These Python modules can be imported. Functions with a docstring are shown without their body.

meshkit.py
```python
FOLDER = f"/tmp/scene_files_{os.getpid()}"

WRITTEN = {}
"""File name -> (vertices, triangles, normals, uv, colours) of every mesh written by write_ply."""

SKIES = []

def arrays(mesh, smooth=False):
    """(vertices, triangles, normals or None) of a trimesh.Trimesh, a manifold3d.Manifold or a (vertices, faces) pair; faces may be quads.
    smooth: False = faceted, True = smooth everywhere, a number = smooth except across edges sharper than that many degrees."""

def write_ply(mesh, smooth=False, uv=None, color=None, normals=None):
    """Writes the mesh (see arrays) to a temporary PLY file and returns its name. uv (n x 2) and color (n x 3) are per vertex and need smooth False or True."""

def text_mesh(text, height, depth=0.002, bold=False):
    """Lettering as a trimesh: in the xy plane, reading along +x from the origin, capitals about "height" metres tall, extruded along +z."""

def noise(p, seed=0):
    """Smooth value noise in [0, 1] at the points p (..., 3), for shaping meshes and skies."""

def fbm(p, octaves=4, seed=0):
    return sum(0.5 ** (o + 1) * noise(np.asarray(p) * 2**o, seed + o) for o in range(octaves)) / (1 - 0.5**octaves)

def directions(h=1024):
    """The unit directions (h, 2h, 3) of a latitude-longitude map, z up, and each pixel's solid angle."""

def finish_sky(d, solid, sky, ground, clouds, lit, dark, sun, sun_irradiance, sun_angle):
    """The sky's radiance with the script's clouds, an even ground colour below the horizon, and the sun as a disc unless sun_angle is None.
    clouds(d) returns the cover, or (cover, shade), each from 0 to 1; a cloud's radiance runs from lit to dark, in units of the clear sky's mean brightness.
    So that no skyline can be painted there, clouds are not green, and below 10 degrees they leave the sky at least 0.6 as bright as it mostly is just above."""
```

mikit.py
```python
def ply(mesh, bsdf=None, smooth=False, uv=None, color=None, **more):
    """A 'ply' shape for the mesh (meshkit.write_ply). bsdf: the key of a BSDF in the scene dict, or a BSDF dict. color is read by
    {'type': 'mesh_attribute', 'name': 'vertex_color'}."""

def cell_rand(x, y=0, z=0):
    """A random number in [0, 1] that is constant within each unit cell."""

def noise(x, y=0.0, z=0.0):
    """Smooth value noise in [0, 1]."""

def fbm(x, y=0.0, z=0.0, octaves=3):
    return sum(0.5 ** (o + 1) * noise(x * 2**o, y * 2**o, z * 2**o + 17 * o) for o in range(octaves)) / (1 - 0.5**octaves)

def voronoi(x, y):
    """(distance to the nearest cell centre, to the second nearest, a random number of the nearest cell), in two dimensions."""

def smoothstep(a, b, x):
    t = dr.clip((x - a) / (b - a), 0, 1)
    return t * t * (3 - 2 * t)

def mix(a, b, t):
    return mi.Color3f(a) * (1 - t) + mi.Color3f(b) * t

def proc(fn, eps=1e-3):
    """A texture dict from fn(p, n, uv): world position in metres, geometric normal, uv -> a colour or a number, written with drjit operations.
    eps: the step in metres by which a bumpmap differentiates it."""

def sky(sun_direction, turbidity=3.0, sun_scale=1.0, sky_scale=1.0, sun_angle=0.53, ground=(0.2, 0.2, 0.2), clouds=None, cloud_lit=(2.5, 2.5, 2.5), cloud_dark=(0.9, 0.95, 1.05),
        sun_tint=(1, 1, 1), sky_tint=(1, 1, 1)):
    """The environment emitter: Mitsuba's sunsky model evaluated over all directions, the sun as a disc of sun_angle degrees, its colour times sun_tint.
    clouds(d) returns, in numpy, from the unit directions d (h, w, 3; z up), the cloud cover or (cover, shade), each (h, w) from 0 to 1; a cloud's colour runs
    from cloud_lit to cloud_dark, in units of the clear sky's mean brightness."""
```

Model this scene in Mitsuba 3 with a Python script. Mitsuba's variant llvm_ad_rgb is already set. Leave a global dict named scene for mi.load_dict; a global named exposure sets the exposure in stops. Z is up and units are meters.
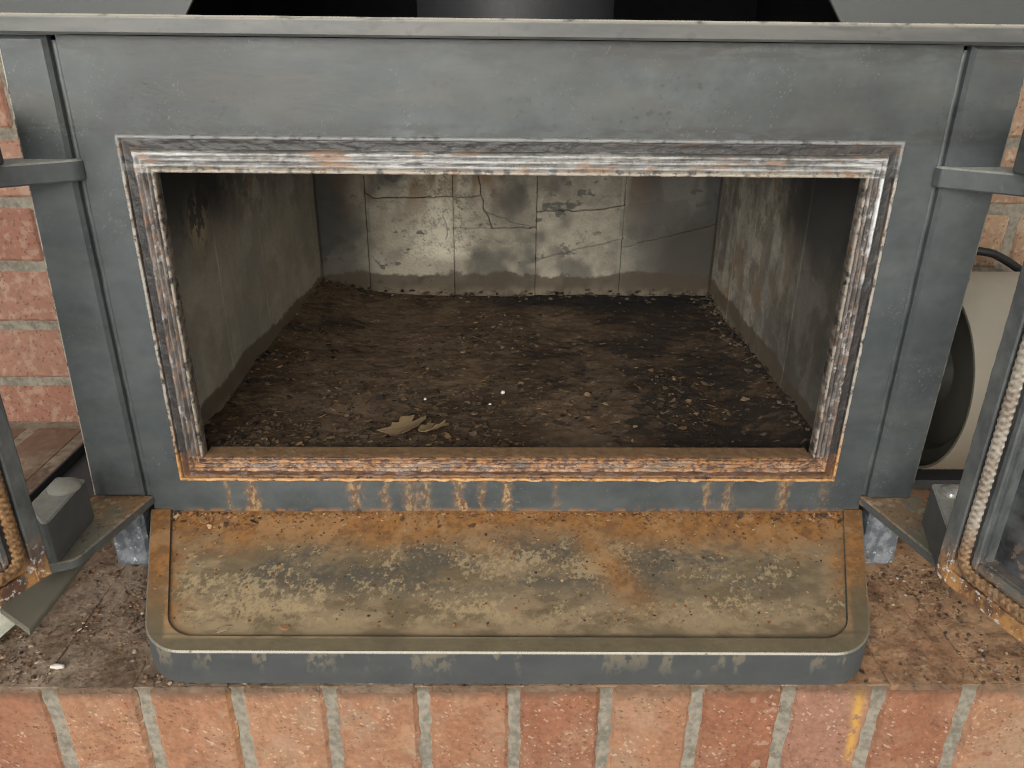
import math, random
import numpy as np, trimesh, drjit as dr, mitsuba as mi, mikit, meshkit, manifold3d
from shapely.geometry import Polygon, LineString, box as sbox
from mikit import proc, smoothstep, mix, cell_rand
random.seed(7)
RNG = np.random.default_rng(7)
T = mi.ScalarTransform4f
scene, labels = {}, {}

# ------------------------------------------------------------------ camera, light, exposure
PITCH, YAW, ROLL = 0.4177, 0.0190, 0.0112
EYE = np.array([-0.0095, -0.5537, 0.4256])
fwd = np.array([math.sin(YAW) * math.cos(PITCH), math.cos(YAW) * math.cos(PITCH), -math.sin(PITCH)])
rgt = np.cross(fwd, [0, 0, 1]); rgt /= np.linalg.norm(rgt)
upv = np.cross(rgt, fwd)
upv = -math.sin(ROLL) * rgt + math.cos(ROLL) * upv
scene['camera'] = {'type': 'perspective', 'fov': 2 * math.degrees(math.atan(512 / 766.0)), 'fov_axis': 'x', 'near_clip': 0.01, 'far_clip': 50.0,
                   'to_world': T().look_at(origin=EYE.tolist(), target=(EYE + fwd).tolist(), up=upv.tolist())}
exposure = 0.06


def lamp(key, origin, target, w, h, rgb):
    scene[key] = {'type': 'rectangle', 'to_world': T().look_at(origin=origin, target=target, up=[0, 0, 1]) @ T().scale([w / 2, h / 2, 1]),
                  'emitter': {'type': 'area', 'radiance': {'type': 'rgb', 'value': rgb}}, 'bsdf': {'type': 'diffuse', 'reflectance': {'type': 'rgb', 'value': [.5, .5, .5]}}}


# two softboxes added for unseen windows behind the camera, and even ambient room fill
lamp('window_softbox', [-0.75, -2.6, 1.0], [0, 0, 0.2], 2.0, 1.5, [10.6, 10.3, 9.5])
lamp('window_softbox_001', [1.2, -2.7, 0.85], [0, 0, 0.2], 1.3, 1.5, [3.2, 2.9, 2.4])
scene['room_light'] = {'type': 'constant', 'radiance': {'type': 'rgb', 'value': [0.345, 0.34, 0.325]}}


for k in ('window_softbox', 'window_softbox_001'):
    labels[k] = {'label': 'added softbox for an unseen window across the room behind the viewer, the ' + ('larger left one' if k == 'window_softbox' else 'dimmer right one'), 'category': 'window'}


# ------------------------------------------------------------------ helpers
def add(key, mesh, bsdf, smooth=30, label=None, category=None, group=None, kind=None, color=None):
    n, k = 0, key
    while k in scene:
        n += 1
        k = f'{key}_{n:03d}'
    scene[k] = mikit.ply(mesh, bsdf, smooth=smooth, color=color)
    d = {a: b for a, b in dict(label=label, category=category, group=group, kind=kind).items() if b}
    if d:
        labels[k] = d
    return k


def cat(ms):
    return trimesh.util.concatenate([m if isinstance(m, trimesh.Trimesh) else trimesh.Trimesh(*m, process=False) for m in ms])


def to_tm(man):
    m = man.to_mesh()
    return trimesh.Trimesh(m.vert_properties[:, :3], m.tri_verts, process=False)


def to_man(tm):
    return manifold3d.Manifold(manifold3d.Mesh(np.asarray(tm.vertices, np.float32), np.asarray(tm.faces, np.uint32)))


def cbox(lo, hi, c=0.001):
    """A box with chamfered edges."""
    lo, hi = np.asarray(lo, float), np.asarray(hi, float)
    c = min(c, 0.45 * (hi - lo).min())
    P = []
    for sx in (0, 1):
        for sy in (0, 1):
            for sz in (0, 1):
                s = np.array([sx, sy, sz])
                base = np.where(s, hi, lo)
                for a in range(3):
                    q = base + np.where(s, -c, c)
                    q[a] = base[a]
                    P.append(q)
    return trimesh.convex.convex_hull(np.array(P))


def inset(pts, c):
    pts = np.asarray(pts, float)
    e = np.roll(pts, -1, 0) - pts
    e /= np.maximum(np.linalg.norm(e, axis=1, keepdims=True), 1e-12)
    nrm = np.stack([-e[:, 1], e[:, 0]], 1)          # left of a counter-clockwise outline points inwards
    m = nrm + np.roll(nrm, 1, 0)
    m /= np.maximum((m * nrm).sum(1, keepdims=True), 0.2)
    return pts + c * m


def ccw(pts):
    pts = np.asarray(pts, float)
    a = 0.5 * (pts[:, 0] * np.roll(pts[:, 1], -1) - pts[:, 1] * np.roll(pts[:, 0], -1)).sum()
    return pts if a > 0 else pts[::-1]


def prism(pts, z0, z1, c=0.001):
    """A plate with a convex outline (x, y) between two heights, its edges bevelled."""
    p = ccw(pts)
    q = inset(p, c)
    n = len(p)
    rings = [np.c_[q, np.full(n, z0)], np.c_[p, np.full(n, z0 + c)], np.c_[p, np.full(n, z1 - c)], np.c_[q, np.full(n, z1)]]
    v = np.vstack(rings + [[[*q.mean(0), z0]], [[*q.mean(0), z1]]])
    f = []
    for r in range(3):
        for i in range(n):
            j = (i + 1) % n
            f += [[r * n + i, r * n + j, r * n + n + j], [r * n + i, r * n + n + j, r * n + n + i]]
    for i in range(n):
        j = (i + 1) % n
        f += [[4 * n, j, i], [4 * n + 1, 3 * n + i, 3 * n + j]]
    return trimesh.Trimesh(v, f, process=False)


def rounded(pts, r, k=8):
    """A convex outline with each corner rounded by its own radius."""
    pts = ccw(pts)
    r = [r] * len(pts) if np.isscalar(r) else list(r)
    out = []
    for i in range(len(pts)):
        a, b, c = pts[i - 1], pts[i], pts[(i + 1) % len(pts)]
        if r[i] <= 0:
            out.append(b)
            continue
        u, v = (a - b) / np.linalg.norm(a - b), (c - b) / np.linalg.norm(c - b)
        half = math.acos(np.clip(u @ v, -1, 1)) / 2
        d = r[i] / math.tan(half)
        cen = b + (u + v) / np.linalg.norm(u + v) * r[i] / math.sin(half)
        p0, p1 = b + u * d - cen, b + v * d - cen
        a0 = math.atan2(p0[1], p0[0])
        da = (math.atan2(p1[1], p1[0]) - a0 + math.pi) % (2 * math.pi) - math.pi
        out += [cen + r[i] * np.array([math.cos(a0 + da * t / k), math.sin(a0 + da * t / k)]) for t in range(k + 1)]
    return np.array(out)


def tube(path, r, n=10, closed=False):
    path = np.asarray(path, float)
    r = np.broadcast_to(r, (len(path),))
    t = np.gradient(path, axis=0)
    t /= np.linalg.norm(t, axis=1, keepdims=True)
    ref = np.array([0, 0, 1.0]) if abs(t[0][2]) < 0.9 else np.array([1.0, 0, 0])
    u = np.cross(t, ref); u /= np.linalg.norm(u, axis=1, keepdims=True)
    w = np.cross(t, u)
    a = np.arange(n) * 2 * math.pi / n
    v = (path[:, None] + r[:, None, None] * (np.cos(a)[None, :, None] * u[:, None] + np.sin(a)[None, :, None] * w[:, None])).reshape(-1, 3)
    f = []
    for i in range(len(path) - 1):
        for j in range(n):
            k = (j + 1) % n
            f += [[i * n + j, (i + 1) * n + j, (i + 1) * n + k], [i * n + j, (i + 1) * n + k, i * n + k]]
    v = np.vstack([v, path[:1], path[-1:]])
    m = len(v)
    L = (len(path) - 1) * n
    for j in range(n):
        k = (j + 1) % n
        f += [[m - 2, j, k], [m - 1, L + k, L + j]]
    return trimesh.Trimesh(v, f, process=False)


def revolve(profile, n=48):
    """A lathe about z from a list of (radius, z)."""
    return trimesh.creation.revolve(np.asarray(profile, float), sections=n)


def grid_mesh(P):
    """A sheet from an (a, b, 3) array of points."""
    a, b = P.shape[:2]
    i = np.arange(a * b).reshape(a, b)
    f = np.vstack([np.c_[i[:-1, :-1].ravel(), i[1:, :-1].ravel(), i[1:, 1:].ravel()], np.c_[i[:-1, :-1].ravel(), i[1:, 1:].ravel(), i[:-1, 1:].ravel()]])
    return trimesh.Trimesh(P.reshape(-1, 3), f, process=False)


def rough(mesh, size, amp, freq, seed=0):
    """Subdivides a mesh and pushes its surface in and out by noise."""
    v, f = trimesh.remesh.subdivide_to_size(mesh.vertices, mesh.faces, size, max_iter=12)
    m = trimesh.Trimesh(v, f)
    m.merge_vertices()
    d = meshkit.fbm(m.vertices * freq, 4, seed) - 0.5
    m.vertices = m.vertices + m.vertex_normals * (2 * amp * d)[:, None]
    return m


def crumbs(n, place, lo, hi, flat=0.5, rng=RNG):
    """Many little irregular lumps in one mesh: place(n) gives their positions; sizes from lo to hi."""
    P = place(n)
    base = trimesh.creation.icosahedron()
    bv, bf = np.asarray(base.vertices), np.asarray(base.faces)
    s = lo * (hi / lo) ** (rng.random(len(P)) ** 1.8)
    V, F = [], []
    for k in range(len(P)):
        a = rng.random() * 6.283
        sc = s[k] * np.array([1 + .6 * rng.random(), .6 + .6 * rng.random(), flat * (.6 + .8 * rng.random())])
        v = bv * sc * (0.75 + 0.5 * rng.random((12, 1)))
        c, d = math.cos(a), math.sin(a)
        v = v @ np.array([[c, -d, 0], [d, c, 0], [0, 0, 1]])
        V.append(v + P[k]); F.append(bf + 12 * k)
    return trimesh.Trimesh(np.vstack(V), np.vstack(F), process=False), s


def flakes(P, s, rng=RNG, tilt=0.35, thick=0.06, curl=0.0):
    """Thin irregular chips (a seven-sided outline with a thickness) lying at the points P."""
    V, F = [], []
    n = 6
    side = []
    for i in range(n):
        j = (i + 1) % n
        side += [[i, j, n + j], [i, n + j, n + i]]
    f0 = np.array([[0, i + 1, i] for i in range(1, n - 1)] + [[n, n + i, n + i + 1] for i in range(1, n - 1)] + side)
    for k in range(len(P)):
        a = np.sort(rng.random(n)) * 6.283 * .25 + np.arange(n) * 6.283 / n
        r = s[k] * (.5 + .6 * rng.random(n)) * np.where(np.arange(n) % 2, 1, .85)
        asp = .4 + .6 * rng.random()
        p = np.c_[r * np.cos(a), asp * r * np.sin(a), curl * s[k] * np.cos(2 * a)]
        v = np.vstack([p - [0, 0, thick * s[k]], p + [0, 0, thick * s[k]]])
        R = trimesh.transformations.euler_matrix(rng.normal() * tilt, rng.normal() * tilt, rng.random() * 6.283)[:3, :3]
        V.append(v @ R.T + P[k]); F.append(f0 + 2 * n * k)
    return trimesh.Trimesh(np.vstack(V), np.vstack(F), process=False)


# ------------------------------------------------------------------ materials
def rgb(*c):
    return {'type': 'rgb', 'value': list(c)}


def mat(key, color, roughness=0.6, spec=0.4, metallic=0.0, bump=None, bscale=0.001, beps=4e-4, **more):
    b = {'type': 'principled', 'base_color': color if isinstance(color, dict) else rgb(*color), 'roughness': roughness, 'specular': spec, 'metallic': metallic, **more}
    if bump is not None:
        b = {'type': 'bumpmap', 'arbitrary': proc(bump, beps), 'scale': bscale, 'bsdf': b}
    scene[key] = {'type': 'twosided', 'bsdf': b}


def C(*c):
    return mi.Color3f(*c)


def lum(v):
    return mi.Float(v)


def turn(x, y, z):
    return .8165 * x + .4082 * y - .4082 * z, -.1494 * x + .8365 * y + .5272 * z, .5567 * x - .3695 * y + .7440 * z


def noise(x, y=0.0, z=0.0):
    return mikit.noise(*turn(mi.Float(x), mi.Float(y), mi.Float(z)))


def fbm(x, y=0.0, z=0.0, octaves=3):
    """Octaves of noise, each turned against the last so that no lattice shows."""
    x, y, z = mi.Float(x), mi.Float(y), mi.Float(z)
    out, amp, tot = mi.Float(0), 1.0, 0.0
    for o in range(octaves + 1):
        x, y, z = turn(x, y, z)
        out += amp * mikit.noise(x + 3.7 * o, y + 9.1 * o, z - 5.3 * o)
        tot += amp
        amp *= .58
        x, y, z = x * 2.03, y * 2.03, z * 2.03
    return out / tot


def band(x, a, b, s):
    return smoothstep(a - s, a + s, x) * (1 - smoothstep(b - s, b + s, x))


def paint_fn(p, n, uv):
    """Grey stove paint, dusty and mottled, freckled, with rust runs under the door opening."""
    big = fbm(p.x * 9, p.z * 9 + p.y * 7, 3.1, 3)
    cloud = fbm(p.x * 28, p.z * 45, p.y * 28, 3)
    c = mix(C(.042, .0500, .0540), C(.076, .0870, .0915), smoothstep(.30, .70, .6 * big + .4 * cloud))
    c = c * (.82 + .36 * fbm(p.x * 150, p.z * 190, p.y * 150, 3))
    c = mix(c, C(.082, .074, .062), .45 * smoothstep(.44, .62, fbm(p.x * 11, p.z * 44, 33.0, 4)) * smoothstep(.355, .39, p.z))
    smoke = smoothstep(.46, .64, fbm(p.x * 7, p.z * 16, 23.0, 4)) * smoothstep(.34, .38, p.z)
    c = mix(c, C(.032, .033, .034), .35 * smoke)
    # freckles where heat burned through over the opening
    fr = smoothstep(.60, .76, fbm(p.x * 280, p.z * 330, 7.0, 1)) * smoothstep(.42, .62, fbm(p.x * 14, p.z * 40, 9.0, 2)) * band(p.z, .372, .408, .008)
    c = mix(c, C(.032, .033, .034), .6 * fr)
    # uneven dark bands above the rim and under the top plate
    up = dr.maximum(band(p.z, .364, .374, .003), .8 * band(p.z, .417, .43, .003)) * smoothstep(.36, .6, fbm(p.x * 50, p.z * 260, 2.0, 3))
    c = mix(c, C(.036, .035, .034), .65 * up)
    # faint pale scratches and dust specks
    sc = smoothstep(.77, .83, noise(p.x * 700, p.z * 700, p.y * 700)) * smoothstep(.50, .68, fbm(p.x * 32, p.z * 32, 5.0, 3))
    c = mix(c, C(.24, .24, .23), .22 * sc)
    wipe = smoothstep(.48, .70, fbm(p.x * 10, p.z * 50, 15.0, 4))
    c = mix(c, C(.105, .107, .104), .22 * wipe)
    edge = smoothstep(.45, .6, dr.abs(n.x)) * smoothstep(.95, .85, dr.abs(n.x)) * smoothstep(.315, .325, dr.abs(p.x)) * smoothstep(.06, .07, p.z) * smoothstep(-.005, -.003, p.y)
    c = mix(c, C(.46, .43, .37), edge * smoothstep(.35, .5, fbm(p.z * 130, p.x * 90, 1.0, 3)) * mix(C(.35, .35, .35), C(.95, .95, .95), smoothstep(.1, -.1, p.x)).x)
    # rust runs on the strip under the rim
    runs = lum(0)
    for x0, w, s in ((-.235, .0035, .6), (-.2163, .007, 1.0), (-.1301, .007, .7), (-.105, .006, .5), (-.085, .009, .6), (-.0713, .006, .5), (-.0418, .008, .9), (-.022, .004, .6),
                     (-.004, .0045, 1.0), (.0384, .005, .35), (.1683, .005, .5), (.1853, .006, .6), (.234, .0065, .9), (.2656, .008, .35)):
        xx = p.x - x0 + .006 * (noise(p.z * 90, x0 * 77, 1.0) - .5) + .12 * (p.z - .09) * (1 if x0 == -.004 else 0)
        runs = dr.maximum(runs, s * dr.exp(-dr.square(xx / (w * (.35 + .75 * noise(p.z * 60, x0 * 300, 6.0))))))
    runs = runs * smoothstep(.094, .090, p.z) * smoothstep(.36, .60, fbm(p.x * 260, p.z * 170, 4.0, 3) + .22 * runs) * smoothstep(.5, .1, dr.abs(p.x)) * (1 - smoothstep(.002, .006, p.y))
    rust = mix(C(.36, .24, .12), C(.13, .055, .03), smoothstep(.35, .6, fbm(p.x * 330, p.z * 260, 8.0, 2)))
    c = mix(c, C(.17, .125, .08), .45 * dr.clip(1.6 * runs, 0, 1))
    c = mix(c, rust, dr.clip(1.15 * runs, 0, .9) * smoothstep(.30, .55, fbm(p.x * 420, p.z * 200, 14.0, 3)))
    low = smoothstep(.066, .060, p.z) * smoothstep(.35, .6, fbm(p.x * 130, p.z * 130, 1.0, 3)) * smoothstep(.33, .30, dr.abs(p.x))
    return mix(c, C(.30, .15, .06), .75 * low)


def rim_fn(p, n, uv):
    """Bare scaled steel of the opening: white and silver streaks on top, brown grey sides, rust and flaking crust below."""
    top = smoothstep(.3405, .3425, p.z - .0 * p.x)
    bot = smoothstep(.1185, .1165, p.z)
    o = dr.maximum(dr.maximum(dr.abs(p.x) - .2483, p.z - .3415), .117 - p.z)          # distance outside the opening
    s1 = fbm(p.x * 26, p.z * 520, 1.0, 4)
    s2 = fbm(p.x * 70 + 9, p.z * 380, 2.0, 3)
    s3 = fbm(p.x * 240, p.z * 240, p.y * 240, 3)
    pk = dr.maximum(dr.maximum(dr.exp(-dr.square((o - .0051) / .0008)), dr.exp(-dr.square((o - .0089) / .0008))), dr.exp(-dr.square((o - .0127) / .0008)))
    ctop = mix(C(.085, .082, .08), C(.36, .355, .345), smoothstep(.34, .70, .6 * s1 + .4 * s3 + .10 * (pk - .5)))
    ctop = mix(ctop, C(.46, .465, .48), .55 * pk * smoothstep(.36, .52, fbm(p.x * 30, p.z * 60, 17.0, 3)))
    ctop = mix(ctop, C(.56, .56, .57), .55 * smoothstep(.53, .64, fbm(p.x * 60, p.z * 700, 7.0, 3)) * smoothstep(.45, .55, fbm(p.x * 12, p.z * 30, 9.0, 2)))
    ctop = mix(ctop, C(.27, .165, .105), .75 * smoothstep(.53, .66, fbm(p.x * 36, p.z * 130, 5.0, 4)))
    ctop = mix(ctop, C(.34, .295, .235), .8 * smoothstep(.006, .002, o) * smoothstep(.36, .54, s3))
    ctop = mix(ctop, C(.10, .088, .075), .6 * smoothstep(.52, .66, .5 * s2 + .5 * s3))
    cs = mix(C(.042, .036, .034), C(.115, .100, .092), smoothstep(.35, .65, fbm(p.x * 300, p.z * 70, 3.0, 4)))
    cs = mix(cs, C(.33, .31, .30), .7 * smoothstep(.54, .66, s3) * smoothstep(.42, .58, fbm(p.x * 120, p.z * 34, 6.0, 3)))
    cs = mix(cs, C(.55, .56, .58), .8 * smoothstep(.26, .32, p.z + .1 * (s3 - .5)) * band(o, .011, .0145, .0012) * smoothstep(.1, .2, p.x))
    cs = mix(cs, C(.20, .115, .075), .55 * smoothstep(.52, .66, fbm(p.x * 220, p.z * 160, 8.0, 4)))
    cb = mix(C(.285, .138, .055), C(.085, .045, .030), smoothstep(.40, .58, fbm(p.x * 230, p.z * 330, p.y * 300, 4)))
    cb = mix(cb, C(.40, .27, .19), .6 * smoothstep(.50, .60, fbm(p.x * 380, p.z * 600, p.y * 400, 3)) * smoothstep(.003, .006, o) * smoothstep(.38, .52, fbm(p.x * 40, p.z * 40, 3.0, 2)))
    cb = mix(cb, C(.15, .14, .13), .5 * smoothstep(.58, .64, fbm(p.x * 50, p.z * 150, 6.0, 3)) * band(o, .004, .014, .001))
    cb = mix(cb, C(.42, .215, .075), .85 * smoothstep(.44, .56, fbm(p.x * 120, p.z * 120, 11.0, 3)) * smoothstep(.017, .022, o))
    cb = mix(cb, mix(C(.20, .115, .060), C(.33, .20, .10), s3), .9 * smoothstep(.0022, .0008, o) * smoothstep(-.0066, -.0045, p.y))
    cs = cs * (.75 + .7 * pk)
    cb = cb * (.80 + .4 * pk)
    c = mix(mix(cs, ctop, top), cb, bot)
    chan = band(o, .0152, .0214, .0010)
    c = mix(c, mix(C(.022, .021, .022), C(.07, .032, .018), bot), .93 * chan * smoothstep(.25, .45, s3 + .15))
    edge = smoothstep(.0220, .0226, o)
    c = mix(c, mix(mix(C(.36, .33, .29), C(.20, .205, .205), top), C(.50, .28, .12), dr.maximum(bot, smoothstep(.16, .11, p.z))), edge * smoothstep(.30, .50, s3) * .95)
    inn = smoothstep(.0026, .0018, o) * smoothstep(.0, .0006, o + .0002)
    c = mix(c, C(.36, .31, .255), .7 * inn * (1 - bot) * smoothstep(.36, .54, s3))
    return c


def rim_bump(p, n, uv):
    return fbm(p.x * 160, p.z * 420, p.y * 200, 3) + .6 * fbm(p.x * 700, p.z * 700, p.y * 700, 2)


def lip_fn(p, n, uv):
    """The ash lip: rust along the back and sides, tan ash film, grey bare patches; grey painted front with ash runs."""
    t = -p.y / .134
    a = fbm(p.x * 14, p.y * 26, 1.0, 4)
    b = fbm(p.x * 34, p.y * 70, 5.0, 4)
    g = fbm(p.x * 170, p.y * 220, 9.0, 3)
    hx = .303 - .34 * -p.y
    side = dr.abs(p.x) / hx
    c = mix(C(.150, .112, .068), C(.265, .198, .122), smoothstep(.35, .62, b))
    dark = smoothstep(.44, .56, .45 * a + .35 * b + .2 * g) * band(t, .20, .62, .12) * smoothstep(.90, .78, side)
    c = mix(c, C(.075, .069, .058), .85 * dark)
    pale = smoothstep(.49, .60, .4 * fbm(p.x * 18 + 4, p.y * 40, 3.0, 3) + .3 * g + .3 * fbm(p.x * 420, p.y * 420, 6.0, 2)) * band(t, .2, .8, .1)
    c = mix(c, C(.40, .305, .18), .7 * pale)
    rust = dr.maximum(smoothstep(.38, .10, t + .40 * (a - .5)), smoothstep(.87, .98, side + .22 * (b - .5)) * smoothstep(1.0, .7, t))
    # a diagonal run of rust right of the middle
    dg = p.x - (.062 + .48 * (-p.y - .02))
    rust = dr.maximum(rust, .85 * dr.exp(-dr.square(dg / .016)) * smoothstep(.85, .55, t) * smoothstep(.28, .5, b + .1))
    rc = mix(C(.31, .145, .045), C(.19, .092, .038), smoothstep(.35, .65, g))
    rc = mix(rc, C(.36, .21, .10), .6 * smoothstep(.5, .65, fbm(p.x * 60, p.y * 60, 2.0, 3)))
    c = mix(c, rc, .92 * dr.clip(rust, 0, 1))
    rim = dr.maximum(smoothstep(.905, .93, t), smoothstep(.945, .96, side) * smoothstep(.45, .8, t + .4 * (a - .5)))
    c = mix(c, mix(C(.085, .072, .046), C(.150, .122, .075), .5 * g + .5 * b), .9 * rim)
    c = mix(c, C(.09, .082, .062), .5 * band(t, .885, .90, .006))
    grit = smoothstep(.73, .80, noise(p.x * 600, p.y * 600, 3.0))
    c = mix(c, C(.09, .065, .045), .35 * grit * smoothstep(.45, .6, a))
    # the front edge
    fr = smoothstep(.5, .8, dr.abs(n.x) + dr.abs(n.y))
    f = mix(C(.040, .044, .046), C(.070, .074, .074), fbm(p.x * 30, p.z * 60, 2.0, 3))
    hgt = (p.z - (.064 + p.y * .2403)) / .030 + 1
    drip = smoothstep(.53, .60, fbm(p.x * 55, p.z * 22, 8.0, 3)) * smoothstep(.25, 1.0, hgt + .9 * (fbm(p.x * 60, 1.0, 3.0, 3) - .45))
    f = mix(f, C(.18, .15, .105), .6 * drip * smoothstep(.42, .58, fbm(p.x * 220, p.z * 160, 2.0, 3) + .14 * (hgt - .3)))
    f = mix(f, C(.30, .27, .22), .4 * smoothstep(.93, .97, hgt))
    c = mix(c, f, fr)
    worn = smoothstep(.25, .45, dr.abs(n.x) + dr.abs(n.y)) * smoothstep(.97, .80, dr.abs(n.x) + dr.abs(n.y)) * smoothstep(0.9, 1.0, hgt + .08) * dr.maximum(smoothstep(.93, .96, t), smoothstep(.965, .985, side) * smoothstep(.3, .8, t))
    return mix(c, C(.48, .46, .41), .75 * worn * smoothstep(.28, .45, g + .1))


def lip_bump(p, n, uv):
    return fbm(p.x * 140, p.y * 140, p.z * 140, 3) + .5 * fbm(p.x * 600, p.y * 600, p.z * 600, 2)


PITCHX, J0 = .067, .0031


def dirt_of(p, d1, d2):
    right = smoothstep(-.02, .10, p.x)
    dirt = mix(mix(C(.180, .128, .092), C(.310, .240, .185), smoothstep(.4, .65, d1)), mix(C(.275, .150, .088), C(.40, .245, .145), smoothstep(.38, .62, d1)), right)
    dirt = dirt * (.65 + .7 * d2)
    dirt = mix(dirt, C(.075, .052, .038), .5 * smoothstep(.55, .68, fbm(p.x * 75, p.y * 75, 12.0, 4)))
    dirt = mix(dirt, C(.42, .33, .25), .45 * smoothstep(.62, .72, fbm(p.x * 160, p.y * 160, 15.0, 3)))
    return dirt


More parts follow.
